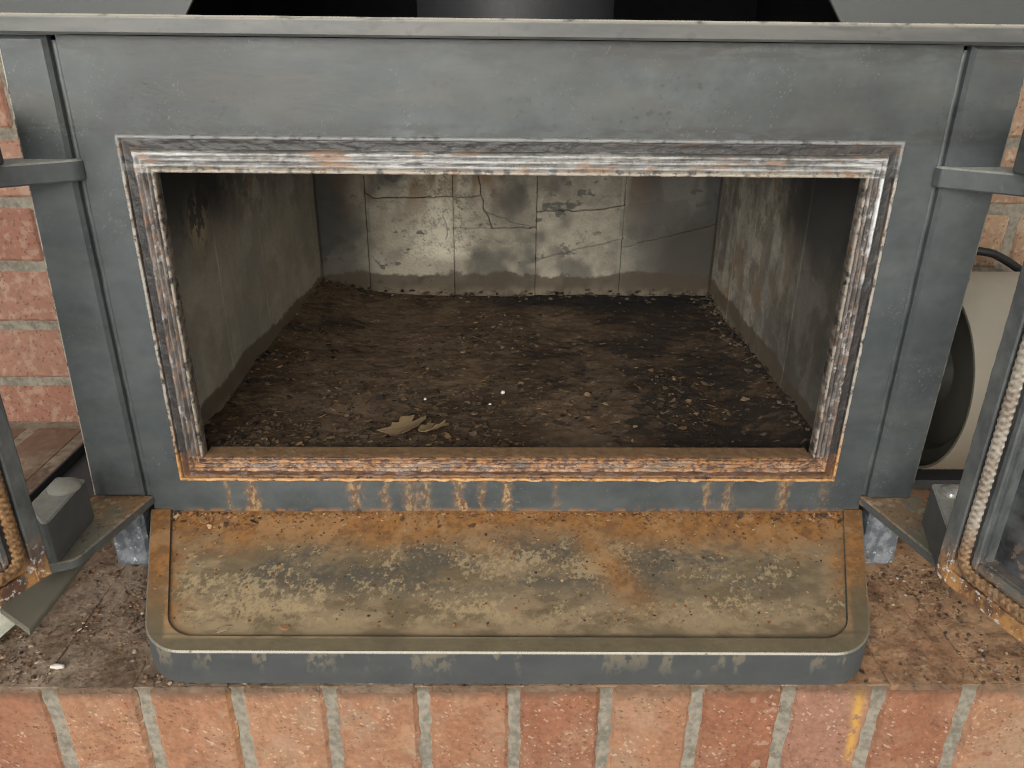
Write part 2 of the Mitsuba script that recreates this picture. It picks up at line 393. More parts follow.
def hearth_fn(p, n, uv):
    """Red bricks set on edge, grimy rust brown dirt on top, lime and colour varying from brick to brick."""
    row = dr.floor((p.y + .138) / .21)
    k = dr.floor((p.x - J0) / PITCHX + .5 * (row - 2 * dr.floor(row / 2)))
    r1, r2, r3 = cell_rand(k, row, 3), cell_rand(k, row, 11), cell_rand(k, row, 21)
    c = mix(C(.235, .102, .060), C(.300, .155, .092), r1)
    c = mix(c, C(.34, .20, .125), .4 * smoothstep(.6, .9, r3))
    c = mix(c, C(.30, .17, .13), .6 * smoothstep(.6, 1, r2))
    u = .4 * fbm(p.x * 60, p.y * 60, p.z * 60, 3) + .6 * fbm(p.x * 330, p.y * 330, p.z * 330, 3)
    c = c * (.45 + 1.1 * u)
    wash = smoothstep(.45, .70, fbm(p.x * 36, p.z * 30, 3.0 + 5 * r3, 4))
    c = mix(c, C(.32, .22, .15) * (.6 + .8 * u), .45 * wash * (.4 + r3))
    pit = smoothstep(.70, .86, noise(p.x * 520, p.y * 520, p.z * 520)) * smoothstep(.40, .6, fbm(p.x * 60, p.y * 60, p.z * 60 + 3, 2))
    c = mix(c, C(.11, .055, .04), .6 * pit)
    lime = smoothstep(.76, .80, noise(p.x * 430 + 50, p.y * 430, p.z * 430)) * smoothstep(.4, .6, fbm(p.x * 40, p.z * 40, 8.0, 2))
    c = mix(c, C(.60, .50, .40), .35 * lime)
    # yellow orange drips on two bricks
    y1 = dr.exp(-dr.square((p.x - (.2545 + .004 * fbm(p.z * 120, 3.0, 1.0, 2) - .05 * (p.z + .01))) / (.0035 + .04 * dr.maximum(p.z + .03, 0)))) * smoothstep(-.085, -.05, p.z + .02 * noise(p.x * 300, 1.0, 2.0))
    y2 = .75 * dr.exp(-dr.square((p.x + .1995) / .0045)) * smoothstep(-.07, -.03, p.z)
    yy = dr.maximum(y1, y2) * smoothstep(.40, .54, fbm(p.x * 260, p.z * 160, 2.0, 4) + .06)
    c = mix(c, C(.50, .28, .07), .9 * dr.clip(yy, 0, 1) * smoothstep(.5, .8, dr.abs(n.y)))
    # dirt on the top face
    top = smoothstep(.35, .75, n.z)
    d1, d2 = fbm(p.x * 20, p.y * 20, 4.0, 4), fbm(p.x * 110, p.y * 110, 6.0, 3)
    dirt = dirt_of(p, d1, d2)
    clean = smoothstep(.17, .24, p.y + .05 * (d1 - .5)) * smoothstep(.4, .44, dr.abs(p.x))
    dirt = mix(dirt, C(.185, .118, .086) * (.7 + .6 * d2), clean)
    c = mix(c, dirt, top * .94)
    edge = smoothstep(-.012, -.003, p.z + .014 * (d2 - .5)) * (1 - top)
    c = mix(c, C(.115, .072, .048) * (.6 + .8 * d2), .7 * edge)
    bev = band(n.z, .45, .93, .08)
    c = mix(c, C(.12, .080, .055) * (.5 + d2), .7 * bev * smoothstep(.30, .5, d2 + .1))
    return c


def mortar_fn(p, n, uv):
    g = fbm(p.x * 240, p.y * 240, p.z * 240, 3)
    c = mix(C(.165, .148, .122), C(.285, .258, .212), smoothstep(.3, .65, .6 * g + .4 * fbm(p.x * 40, p.y * 40, p.z * 40, 3)))
    c = mix(c, C(.13, .115, .09), .6 * smoothstep(.60, .72, fbm(p.x * 90, p.y * 90, p.z * 90, 3)))
    d = fbm(p.x * 110, p.y * 110, 6.0, 3)
    dirt = dirt_of(p, fbm(p.x * 20, p.y * 20, 4.0, 4), d) * .95
    top = smoothstep(.4, .8, n.z) * smoothstep(.012, .006, dr.abs(p.z)) * smoothstep(.30, .27, p.y)
    pale = smoothstep(.16, .22, p.y) * smoothstep(.4, .44, dr.abs(p.x))
    c = mix(c, dirt, top * (1 - .35 * pale))
    return mix(c, C(.10, .075, .05), .6 * smoothstep(-.010, -.001, p.z) * (1 - top) * smoothstep(.02, -.02, p.y))


def rough_bump(p, n, uv):
    return fbm(p.x * 260, p.y * 260, p.z * 260, 4) - .5 * smoothstep(.72, .82, noise(p.x * 520, p.y * 520, p.z * 520))


def wall_fn(p, n, uv):
    row = dr.floor((p.z - .0462) / .0706)
    k = dr.floor((p.x + .511) / .215 + .5 * (row - 2 * dr.floor(row / 2)))
    r1, r2 = cell_rand(k, row, 5), cell_rand(k, row, 9)
    c = mix(C(.27, .130, .092), C(.33, .190, .138), r1)
    c = mix(c, C(.24, .12, .09), .7 * smoothstep(.65, .9, r2))
    c = mix(c, mix(C(.36, .24, .16), C(.24, .16, .11), r1), smoothstep(0, .2, p.x) * .9)
    u = .4 * fbm(p.x * 50, p.y * 50, p.z * 50, 3) + .6 * fbm(p.x * 260, p.y * 260, p.z * 260, 3)
    c = c * (.7 + .6 * u)
    c = mix(c, C(.52, .42, .33), .55 * smoothstep(.50, .66, fbm(p.x * 110, p.z * 110, 4.0, 4)) * (.5 + .5 * smoothstep(0, .2, p.x)))
    return mix(c, C(.10, .05, .04), .5 * smoothstep(.74, .82, noise(p.x * 340, p.z * 340, p.y * 340)))


def fire_fn(p, n, uv):
    """Fired refractory: pale grey tan, sooted, light and shade painted in, streaked from above, stained brown near the ash."""
    back = smoothstep(.46, .47, p.y)
    h = p.x * back + p.y * (1 - back)
    a = fbm(h * 16, p.z * 16, 3.0, 4)
    b = fbm(h * 70, p.z * 90, 5.0, 4)
    g = fbm(p.x * 420, p.y * 420, p.z * 420, 3)
    v = fbm(h * 34, p.z * 5, 8.0, 3)
    k = cell_rand(dr.floor((p.x + .0713) / .1125), dr.floor(p.y / .108), dr.floor(p.z * 17 + 2 * a))
    c = mix(C(.24, .215, .175), C(.44, .40, .325), smoothstep(.3, .66, .5 * a + .3 * b + .2 * k))
    c = c * (.78 + .44 * g)
    pale = dr.exp(-dr.square((p.x + .090) / .040)) * smoothstep(.36, .62, .6 * b + .4 * g + .05) * smoothstep(.145, .165, p.z) * back  # bright patch of light on the back wall, put into the brick colour
    c = mix(c, C(.80, .75, .61), .9 * pale)
    blot = smoothstep(.60, .68, fbm(h * 50, p.z * 85, 12.0, 3)) * smoothstep(.42, .6, a) * back
    c = mix(c, C(.075, .08, .08), .75 * blot)
    brown = smoothstep(.50, .66, fbm(h * 26 + 7, p.z * 9, 21.0, 3)) * smoothstep(.19, .27, p.z + .04 * (b - .5))
    c = mix(c, C(.23, .15, .09), .9 * brown * back)
    st = dr.exp(-dr.square((p.x + .2215) / .012)) * smoothstep(.195, .215, p.z) * back
    c = mix(c, C(.27, .14, .07), .8 * st)
    soot = smoothstep(.46, .62, fbm(h * 12 + 3, p.z * 11, 31.0, 3))
    c = mix(c, C(.085, .083, .078), .72 * soot)
    left_shade = smoothstep(-.15, -.23, p.x + .05 * (a - .5)) * back  # dark falloff left of the bright patch, shade painted into the colour
    c = mix(c, C(.075, .075, .072), .8 * left_shade)
    right_shade = smoothstep(.13, .20, p.x + .05 * (a - .5)) * back  # the same painted shade on the right of the back wall
    c = mix(c, C(.090, .092, .092), .72 * right_shade)
    rs = smoothstep(.16, .23, p.x + .05 * (a - .5)) * smoothstep(.22, .17, p.z - .25 * (p.x - .2) + .03 * (b - .5)) * back
    c = mix(c, C(.075, .066, .055), .75 * rs)
    # side walls: vertical streaks
    sidec = mix(C(.190, .178, .155), C(.340, .308, .255), smoothstep(.38, .62, .30 * v + .40 * a + .30 * b)) * (.7 + .6 * g)
    sidec = mix(sidec, C(.100, .092, .078), .6 * smoothstep(.50, .62, fbm(h * 26 + 9, p.z * 22, 61.0, 4)))
    sidec = mix(sidec, C(.40, .37, .32), .4 * smoothstep(.56, .68, fbm(h * 30 + 2, p.z * 7, 41.0, 3)) * smoothstep(.13, .2, p.z) * smoothstep(0, .1, p.x))
    sidec = mix(sidec, C(.19, .125, .075), .6 * smoothstep(.55, .7, fbm(h * 22, p.z * 16, 51.0, 3)))
    sidec = mix(sidec, C(.035, .035, .037), .95 * smoothstep(.225, .285, p.z + .07 * (a - .5)) * smoothstep(.27, .15, p.y + .05 * (b - .5)))  # upper front darkened: soot plus lintel shade put into the colour
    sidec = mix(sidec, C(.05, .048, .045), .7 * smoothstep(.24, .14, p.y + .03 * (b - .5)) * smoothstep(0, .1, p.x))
    sidec = mix(sidec, mix(C(.23, .215, .185), C(.36, .335, .285), .5 * a + .5 * g), .6 * smoothstep(.02, -.02, p.x) * smoothstep(.31, .24, p.z + .05 * (a - .5)))
    # peeled tan skin high on the left wall
    peel = dr.exp(-dr.square((p.y - .115) / .020) - dr.square((p.z - .275) / .022)) * smoothstep(.50, .54, fbm(p.y * 170, p.z * 90, 6.0, 4) + .04) * smoothstep(0, -.1, p.x)
    sidec = mix(sidec, C(.34, .27, .18), .9 * peel)
    c = mix(sidec, c, back)
    line = smoothstep(.136, .131, p.z + .022 * (a - .5) + .012 * (b - .5))
    c = mix(c, mix(C(.085, .066, .048), C(.17, .135, .095), smoothstep(.118, .107, p.z) * smoothstep(.35, .6, b)), .85 * line)
    return c


def fire_bump(p, n, uv):
    return fbm(p.x * 180, p.y * 180, p.z * 180, 4) - .4 * smoothstep(.70, .8, noise(p.x * 480, p.y * 480, p.z * 480))


def ash_fn(p, n, uv):
    a = fbm(p.x * 13, p.y * 9, 2.0, 4)
    b = fbm(p.x * 60, p.y * 110, 5.0, 4)
    g = fbm(p.x * 420, p.y * 420, 8.0, 3)
    c = mix(C(.062, .042, .028), C(.128, .089, .060), smoothstep(.36, .66, .5 * a + .5 * b))
    c = c * (.45 + 1.1 * (.5 * g + .5 * fbm(p.x * 160, p.y * 300, 3.0, 3)))
    c = mix(c, C(.022, .020, .019), .8 * smoothstep(.52, .64, .5 * fbm(p.x * 24 + 3, p.y * 26, 15.0, 4) + .5 * b + .16 * smoothstep(-.02, .20, p.x) - .02))
    c = mix(c, C(.26, .20, .14), .5 * smoothstep(.66, .74, fbm(p.x * 140, p.y * 210, 25.0, 3)))
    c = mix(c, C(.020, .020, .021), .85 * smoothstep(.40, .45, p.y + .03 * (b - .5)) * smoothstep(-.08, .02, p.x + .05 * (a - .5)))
    return c


def rusty_fn(p, n, uv):
    a = fbm(p.x * 60, p.y * 60, p.z * 60, 4)
    g = fbm(p.x * 300, p.y * 300, p.z * 300, 3)
    near = smoothstep(-.075, -.01, p.y + .02 * (a - .5))
    c = mix(mix(C(.085, .09, .088), C(.17, .16, .125), smoothstep(.3, .8, n.z)), C(.25, .15, .08), smoothstep(.45, .58, .6 * a + .4 * g + .16 * smoothstep(.3, .8, n.z) - .12) * near)
    c = mix(c, C(.42, .36, .27), .5 * smoothstep(.52, .66, fbm(p.x * 130, p.y * 130, p.z * 130, 3)) * smoothstep(.3, .8, n.z) * near)
    return mix(c, C(.06, .045, .035), .5 * smoothstep(.6, .7, g))


def block_fn(p, n, uv):
    """Dark grey paint; up-facing sides paler with dust and painted-in top light."""
    a, g = fbm(p.x * 90, p.y * 90, p.z * 90, 3), fbm(p.x * 350, p.y * 350, p.z * 350, 3)
    c = mix(C(.060, .068, .072), C(.095, .104, .108), a)
    return mix(c, mix(C(.25, .25, .23), C(.42, .42, .38), g), smoothstep(.45, .8, n.z) * (.6 + .4 * a))


def doorface_fn(p, n, uv):
    """Grey door frame: paint above, rust and white scale near its lower end."""
    a = fbm(p.x * 80, p.y * 80, p.z * 50, 4)
    g = fbm(p.x * 330, p.y * 330, p.z * 330, 3)
    c = mix(C(.058, .064, .067), C(.098, .103, .103), smoothstep(.3, .7, a))
    r = smoothstep(.125, .088, p.z + .03 * (a - .5)) * smoothstep(-.085, -.125, p.y)
    rc = mix(mix(C(.12, .06, .035), C(.42, .21, .07), smoothstep(.4, .6, a)), C(.58, .55, .52), .85 * smoothstep(.58, .66, g))
    return mix(c, rc, .9 * r * smoothstep(.30, .52, fbm(p.x * 150, p.y * 150, p.z * 150, 3) + .1))


def glass_fn(p, n, uv):
    a = fbm(p.x * 40, p.y * 40, p.z * 40, 4)
    c = mix(C(.018, .019, .022), C(.075, .078, .085), smoothstep(.40, .7, a))
    return mix(c, C(.30, .20, .13), .5 * smoothstep(.62, .7, fbm(p.x * 160, p.y * 160, p.z * 160, 3)) * smoothstep(.16, .11, p.z))


def leg_fn(p, n, uv):
    a = fbm(p.x * 150, p.y * 150, p.z * 150, 4)
    c = mix(C(.11, .125, .145), C(.24, .26, .29), smoothstep(.35, .65, a))
    return mix(c, C(.62, .65, .68), .8 * smoothstep(.68, .76, fbm(p.x * 330, p.y * 330, p.z * 330, 3)))


def top_fn(p, n, uv):
    a = fbm(p.x * 18, p.z * 120, p.y * 30, 4)
    c = mix(C(.062, .066, .066), C(.100, .100, .095), smoothstep(.3, .68, a))
    w = smoothstep(.4375, .4405, p.z) * smoothstep(.3, .55, fbm(p.x * 80, p.z * 200, 4.0, 3) + .1)
    c = mix(c, C(.50, .46, .39), .7 * w)
    return mix(c, C(.05, .048, .045), .4 * smoothstep(.62, .72, fbm(p.x * 110, p.z * 180, 9.0, 3)))


mat('m_paint', proc(paint_fn), .42, .45, bump=lambda p, n, uv: fbm(p.x * 500, p.y * 500, p.z * 500, 2), bscale=.00012)
mat('m_rim', proc(rim_fn), .50, .55, bump=rim_bump, bscale=.0008)
mat('m_lip', proc(lip_fn), .58, .35, bump=lip_bump, bscale=.0005)
mat('m_hearth', proc(hearth_fn), .88, .2, bump=rough_bump, bscale=.0016)
mat('m_mortar', proc(mortar_fn), .95, .1, bump=rough_bump, bscale=.0016)
mat('m_wall', proc(wall_fn), .9, .2, bump=rough_bump, bscale=.0018)
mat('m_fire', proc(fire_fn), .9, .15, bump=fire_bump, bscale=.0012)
mat('m_ash', proc(ash_fn), .95, .1, bump=fire_bump, bscale=.0010)
mat('m_rusty', proc(rusty_fn), .62, .4, bump=rough_bump, bscale=.0006)
mat('m_doorface', proc(doorface_fn), .5, .4, bump=rim_bump, bscale=.0004)
mat('m_glass', proc(glass_fn), .28, .5)
mat('m_leg', proc(leg_fn), .38, .6)
mat('m_top', proc(top_fn), .42, .5)
mat('m_panel', (.072, .077, .078), .5, .4)
mat('m_soot', (.012, .012, .013), .9, .1)
mat('m_flue', (.014, .015, .018), .55, .4)
mat('m_steel_dark', (.05, .053, .057), .5, .4)
mat('m_olive', (.150, .142, .112), .5, .4)
mat('m_block', proc(block_fn), .5, .4, bump=rough_bump, bscale=.0003)
mat('m_bolt', (.62, .61, .58), .30, .5, metallic=.8, bump=rough_bump, bscale=.0006)
mat('m_bolt_dusty', (.27, .265, .24), .6, .3, bump=rough_bump, bscale=.0004)
mat('m_drum', (.37, .335, .275), .45, .4)
mat('m_drum_in', (.115, .113, .095), .5, .4)
mat('m_rubber', (.018, .018, .019), .5, .4)
mat('m_vcol', {'type': 'mesh_attribute', 'name': 'vertex_color'}, .9, .15)
mat('m_white', (.60, .58, .53), .8, .2)

# ------------------------------------------------------------------ the hearth (structure)
PX, YF = PITCHX, -.138
add('hearth', cat([cbox((-1.1, YF + .0035, -.30), (1.1, .288, -.0006), .0005)]), 'm_mortar', label='raised brick hearth with grey mortar joints under the stove', kind='structure')
rows = [(YF, .2), (YF + .21, .2), ]
for r, (y0, dy) in enumerate(rows):
    off = .5 * (r % 2)
    for k in range(-10, 10):
        x0 = J0 + PX * (k - off)
        xa, xb = x0 + .0042, x0 + PX - .0042
        if r == 1 and -.30 < (xa + xb) / 2 < .30:
            continue                                     # wholly under the stove
        near = r == 0 and -.47 < x0 < .42
        b = cbox((xa + .0006 * random.random(), y0 + .0016 * random.random(), -.112), (xb - .0006 * random.random(), y0 + dy, .0004 * random.random() - .0002), .0030)
        b = rough(b, .0032 if near else .016, .0017 if near else .0008, 90, 11 * k + 3 * r)
        add('hearth__brick', b, 'm_hearth', smooth=True)
for k in range(-4, 5):
    x0 = J0 + .216 * k
    b = rough(cbox((x0 + .005, YF + .001, -.19), (x0 + .211, YF + .09, -.124), .003), .02, .001, 40, k)
    add('hearth__brick', b, 'm_hearth', smooth=True)

# ------------------------------------------------------------------ the brick wall round the fireplace
WY = .29
wallm = [cbox((-1.1, WY + .003, -.02), (-.44, WY + .11, 1.0), .0005), cbox((.44, WY + .003, -.02), (1.1, WY + .11, 1.0), .0005), cbox((-.44, WY + .003, .62), (.44, WY + .11, 1.0), .0005)]
add('brick_wall', cat(wallm), 'm_mortar', label='red brick fireplace wall with pale mortar behind the stove', category='brick wall')
for r in range(-1, 8):
    z0 = .0462 + .0706 * r
    for k in range(-5, 6):
        x0 = -.511 + .215 * (k - .5 * (r % 2) - 0)
        for lo, hi in ((-1.1, -.44), (.44, 1.1)):
            xa, xb = max(x0 + .006, lo), min(x0 + .209, hi)
            if xb - xa < .02 or min(abs(xa), abs(xb)) > .80:
                continue
            b = cbox((xa, WY + .002 * random.random() - .001, z0 + .0108), (xb, WY + .09, z0 + .0700), .003)
            add('brick_wall__brick', rough(b, .008, .0014, 60, 31 * k + r), 'm_wall', smooth=True)

# ------------------------------------------------------------------ the stove
labels['wood_stove'] = {'label': 'grey cast and plate steel wood stove insert with both doors open', 'category': 'stove'}
S = 'wood_stove__'
OX, OZ0, OZ1 = .2483, .117, .3415
plate = manifold3d.Manifold.cube([.600, .006, .370]).translate([-.300, 0, .058]) - manifold3d.Manifold.cube([2 * OX + .047, .1, OZ1 - OZ0 + .047]).translate([-OX - .0235, -.05, OZ0 - .0235])
add(S + 'face_plate', to_tm(plate), 'm_paint', smooth=False, label='flat grey face plate, rust runs under the opening')
for s, poly in ((-1, [(-.3045, .078), (-.3045, .428), (-.3365, .428), (-.3460, .078)]), (1, [(.3040, .076), (.3040, .428), (.3450, .428), (.3405, .076)])):
    m = prism([(x, z) for x, z in poly], 0, .011, .0026)
    m.vertices = m.vertices[:, [0, 2, 1]] * [1, -1, 1] + [0, .006, 0]
    m.invert() if m.volume < 0 else None
    add(S + 'upright', m, 'm_paint', smooth=False)
for s in (-1, 1):
    gz = np.linspace(.07, .425, 60)
    groove = tube(np.c_[s * (.3022 + .0008 * meshkit.noise(np.c_[gz * 60, gz * 0, gz * 0])), gz * 0 + .0036, gz], .0026 + .0008 * meshkit.noise(np.c_[gz * 90, gz * 0 + 4, gz * 0]), 8)
    add(S + 'weld_seam', groove, 'm_paint', smooth=True)
add(S + 'top_plate', rough(cbox((-.3375, -.012, .4285), (.3465, .40, .4405), .0015), .03, .0002, 20, 2), 'm_top', smooth=30, label='thick top plate with worn tan edge')
for s in (-1, 1):
    add(S + 'side_panel', cbox((s * .322 - .003, .009, .066), (s * .322 + .003, .5, .428), .0005), 'm_paint', smooth=False)
    leg = rough(cbox((min(s * .3455, s * .3145), .004, .0004), (max(s * .3455, s * .3145), .060, .069), .003), .006, .0012, 90, s)
    add(S + 'leg', leg, 'm_leg', smooth=True, label='scuffed bluish steel leg under the ' + ('left' if s < 0 else 'right') + ' end of the ash lip')
    add(S + 'corner_plate', prism([(s * .345, .0065), (s * .298, .0065), (s * .298, .075), (s * .345, .075)], .0695, .0755, .001), 'm_rusty', smooth=False)
add(S + 'base_front', cbox((-.31, .01, .002), (.31, .018, .0635), .0005), 'm_soot', smooth=False)

# opening rim: four mitred bars swept along a stepped section
prof = np.array([(0, .011), (0, .005), (0, -.002), (.0003, -.0062), (.0010, -.0070), (.0020, -.0070), (.0028, -.0062), (.0034, -.0048), (.0046, -.0060), (.0056, -.0061), (.0066, -.0050), (.0074, -.0049), (.0084, -.0061),
                 (.0094, -.0061), (.0104, -.0050), (.0112, -.0049), (.0122, -.0059), (.0132, -.0059), (.0142, -.0048), (.0150, -.0030), (.0154, -.0002), (.0186, .0000), (.0216, -.0002), (.0222, -.0026), (.0230, -.0032),
                 (.0240, -.0032), (.0247, -.0024), (.0250, .0005)])
pp = [prof[0]]
for a, b in zip(prof[:-1], prof[1:]):
    k = max(1, int(np.linalg.norm(b - a) / .0011))
    pp += [a + (b - a) * t / k for t in range(1, k + 1)]
prof = np.array(pp)
cor = [(-OX, OZ0, -1, -1), (OX, OZ0, 1, -1), (OX, OZ1, 1, 1), (-OX, OZ1, -1, 1)]
for i, nm in enumerate(('rusty flaking bottom rim of the opening', 'brown grey right rim of the opening', 'silvery streaked top rim of the opening', 'brown grey left rim of the opening')):
    A, B = cor[i], cor[(i + 1) % 4]
    L = 2 * OX if i % 2 == 0 else OZ1 - OZ0
    n = int(L / .0016)
    t = np.linspace(0, 1, n)[:, None]
    o, y = prof[None, :, 0], np.where(prof[:, 1] > 0, prof[:, 1] * (1.0 if i == 0 else .2), prof[:, 1])[None]
    x = (A[0] + A[2] * o) * (1 - t) + (B[0] + B[2] * o) * t
    z = (A[1] + A[3] * o) * (1 - t) + (B[1] + B[3] * o) * t
    P = np.stack([x, y + 0 * x, z], -1)
    amp = .0028 if i == 0 else .0018
    q = P * ([130, 200, 420] if i % 2 == 0 else [420, 200, 130])
    d = (meshkit.fbm(q, 4, i) - .5) * amp
    if i == 0:
        d += .0016 * np.clip(meshkit.fbm(P * [110, 60, 260], 3, 9) - .52, 0, 1) * 4
    w = np.clip((.010 - y) / .012, 0, 1) * np.clip(np.minimum(t, 1 - t) * L / .004, 0, 1)
    P[..., 1] -= d * w
    P[..., 2] += .0006 * (meshkit.fbm(q + 50, 3, i) - .5) * w
    m = grid_mesh(P)
    add(S + 'opening_rim', m, 'm_rim', smooth=40, label=nm)

# ash lip: a sloping tapered tray with rounded front corners
lipo = rounded([(-.304, 0), (-.2665, -.1305), (.2685, -.1325), (.304, 0)], [0, .034, .034, 0], 14) if False else None
outer = rounded(ccw([(-.303, -.0005), (-.2590, -.1335), (.2570, -.1370), (.3030, -.0005)]), [.001, .036, .036, .001], 14)
inner = rounded(ccw([(-.2930, .02), (-.2470, -.1210), (.2450, -.1245), (.2940, .02)]), [.001, .026, .026, .001], 12)
body = to_man(prism(outer, -.0300, 0, .0010))
rec = to_man(prism(inner, -.0028, .02, .0008))
lip = to_tm(body - rec)
lip.vertices[:, 2] += .064 + lip.vertices[:, 1] * (.0322 / .134)
add(S + 'ash_lip', lip, 'm_lip', smooth=25, label='sloping rusty ash lip with rounded front corners and dusty tray')

# firebox: steel shell and refractory bricks
box_o = manifold3d.Manifold.cube([.634, .52, .345]).translate([-.317, .0075, .07])
box_i = manifold3d.Manifold.cube([.622, .50, .268]).translate([-.311, .0, .085])
shell = to_tm(box_o - box_i)
add(S + 'firebox', shell, 'm_soot', smooth=False)
for s in (-1, 1):
    add(S + 'firebox__steel_jamb', cbox((min(s * .2660, s * .300), .0080, .086), (max(s * .2660, s * .300), .0300, .352), .001), 'm_steel_dark', smooth=False)
YB = .48


def jag(pts, w, seed):
    r = np.random.default_rng(seed)
    pts = np.array(pts, float)
    out = []
    for a, b in zip(pts[:-1], pts[1:]):
        k = max(2, int(np.linalg.norm(b - a) / .006))
        for t in range(k):
            out.append(a + (b - a) * t / k + (r.normal(size=2) * .0009 if t else 0))
    out.append(pts[-1])
    return LineString(out).buffer(w, quad_segs=1, cap_style='flat')


cracks = [jag([(-.1885, .243), (-.1788, .2366), (-.1284, .237), (-.0712, .240)], .0008, 1), jag([(-.0705, .2395), (-.0513, .2385), (-.034, .241)], .0005, 8),
          jag([(-.0377, .33), (-.0377, .2676), (-.0314, .2285), (-.0193, .1968), (.0420, .1981)], .0006, 2), jag([(-.0301, .2218), (.005, .206), (.0420, .1990)], .0004, 3),
          jag([(-.0730, .1973), (-.0193, .1966)], .0004, 4), jag([(.0400, .2205), (.1257, .223), (.1600, .2299)], .0008, 5), jag([(.0400, .150), (.0536, .1567), (.1149, .1725), (.1621, .1853)], .0006, 6),
          jag([(.155, .170), (.1831, .1785), (.2368, .1913), (.290, .2060)], .0004, 7), jag([(-.086, .215), (-.080, .196), (-.083, .18)], .0004, 12)]
xb = [-.286, -.1883, -.0713, .0407, .1585, .296]
r = np.random.default_rng(5)
for i in range(5):
    col = LineString([(xb[i], .2), (xb[i + 1], .2)]) and Polygon([(xb[i] + .0002 + .0005 * r.random(), z) for z in np.arange(.084, .346, .006)] + [(xb[i + 1] - .0002 - .0005 * r.random(), z) for z in np.arange(.345, .083, -.006)])
    for c in cracks:
        col = col.difference(c)
    for g in getattr(col, 'geoms', [col]):
        if g.area < 2e-5:
            continue
        g = g.simplify(.0002)
        if g.geom_type != 'Polygon':
            continue
        m = trimesh.creation.extrude_polygon(g, .03, engine='earcut')
        v = np.asarray(m.vertices)
        m.vertices = np.c_[v[:, 0], YB + v[:, 2] + r.random() * .0022, v[:, 1]]
        m.invert() if m.volume < 0 else None
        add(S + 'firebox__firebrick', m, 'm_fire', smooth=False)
for s in (-1, 1):
    ys = [.0305, .143, .256, .369, YB - .001]
    for i in range(4):
        b = cbox((0, ys[i] + .0005, .084), (.03, ys[i + 1] - .0005, .345), .0005)
        b = rough(b, .012, .0006, 30, i + 9 * s)
        x0 = .2700 if s > 0 else -.3055
        b.vertices[:, 0] += x0 + random.random() * .001 + ((b.vertices[:, 1] - .05) * (.030 if s > 0 else .055))
        if s < 0:
            b.vertices[:, 0] += .0
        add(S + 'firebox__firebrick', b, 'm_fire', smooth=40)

# ------------------------------------------------------------------ ash bed with charred flakes
gx, gy = np.meshgrid(np.arange(-.300, .297, .0026), np.arange(.016, .484, .0026), indexing='ij')


def ash_h(x, y):
    p = np.stack([x, y, 0 * x], -1)
    h = .1025 + .008 * (meshkit.fbm(p * 14, 3, 1) - .5) + .0030 * (meshkit.fbm(p * [45, 70, 1], 4, 2) - .5)
    h += .034 * np.clip((-.14 - x) / .14, 0, 1) ** 1.5 * np.clip(y / .45, 0, 1) ** 1.3
    h += .015 * np.clip((x - .20) / .08, 0, 1) ** 2 * np.clip((.40 - y) / .3, 0, 1)
    h += .012 * np.clip((.10 - y) / .1, 0, 1) * np.clip((-x + .05) / .2, 0, 1)
    return h


H = ash_h(gx, gy) + .0016 * np.maximum(meshkit.fbm(np.stack([gx * 120, gy * 170, 0 * gx], -1), 3, 5) - .45, 0) * 2
ash = grid_mesh(np.stack([gx, gy, H], -1))
add('ash_bed', ash, 'm_ash', smooth=True, label='dark brown ash and char covering the firebox floor', category='ash', kind='stuff')
r = np.random.default_rng(21)
n = 9000
x, y = r.uniform(-.285, .28, n), .02 + .45 * r.random(n) ** 1.25
keep = meshkit.fbm(np.c_[x * 12, y * 14, 0 * x], 3, 4) + .25 * (x < .02) * (y < .2) > .47 + .15 * r.random(n)
x, y = x[keep], y[keep]
s = .0009 * (7.0 ** (r.random(len(x)) ** 2.4))
fl = flakes(np.c_[x, y, ash_h(x, y) + .0010], s, r, .22, .06)
base = np.array([[.050, .038, .028], [.095, .068, .045], [.15, .092, .050], [.024, .020, .018], [.25, .17, .10]])[r.choice(5, len(x), p=[.34, .33, .20, .07, .06])] * r.uniform(.7, 1.2, (len(x), 1))
add('ash_bed__char_flakes', fl, 'm_vcol', smooth=False, kind='stuff', color=np.repeat(base, 12, 0))


# rubble heaped where the ash meets the walls
def along_walls(n):
    side = r.choice(3, n, p=[.34, .40, .26])
    t = r.random(n)
    d = .028 * r.random(n) ** 1.8
    x = np.where(side == 0, -.296 + d + .024 * t, np.where(side == 1, .284 - d, r.uniform(-.27, .28, n)))
    y = np.where(side == 2, .477 - d, .03 + .44 * t)
    return np.c_[x, y, ash_h(x, y) + .010 * np.clip(1 - d / .02, 0, 1) * r.random(n)]


m, s = crumbs(2000, along_walls, .0006, .0038, .5, r)
col = np.array([[.055, .043, .033], [.10, .078, .058], [.025, .022, .020], [.17, .135, .10]])[r.choice(4, len(s), p=[.38, .30, .22, .10])] * r.uniform(.7, 1.2, (len(s), 1))
add('ash_bed__wall_rubble', m, 'm_vcol', smooth=False, kind='stuff', color=np.repeat(col, 12, 0))


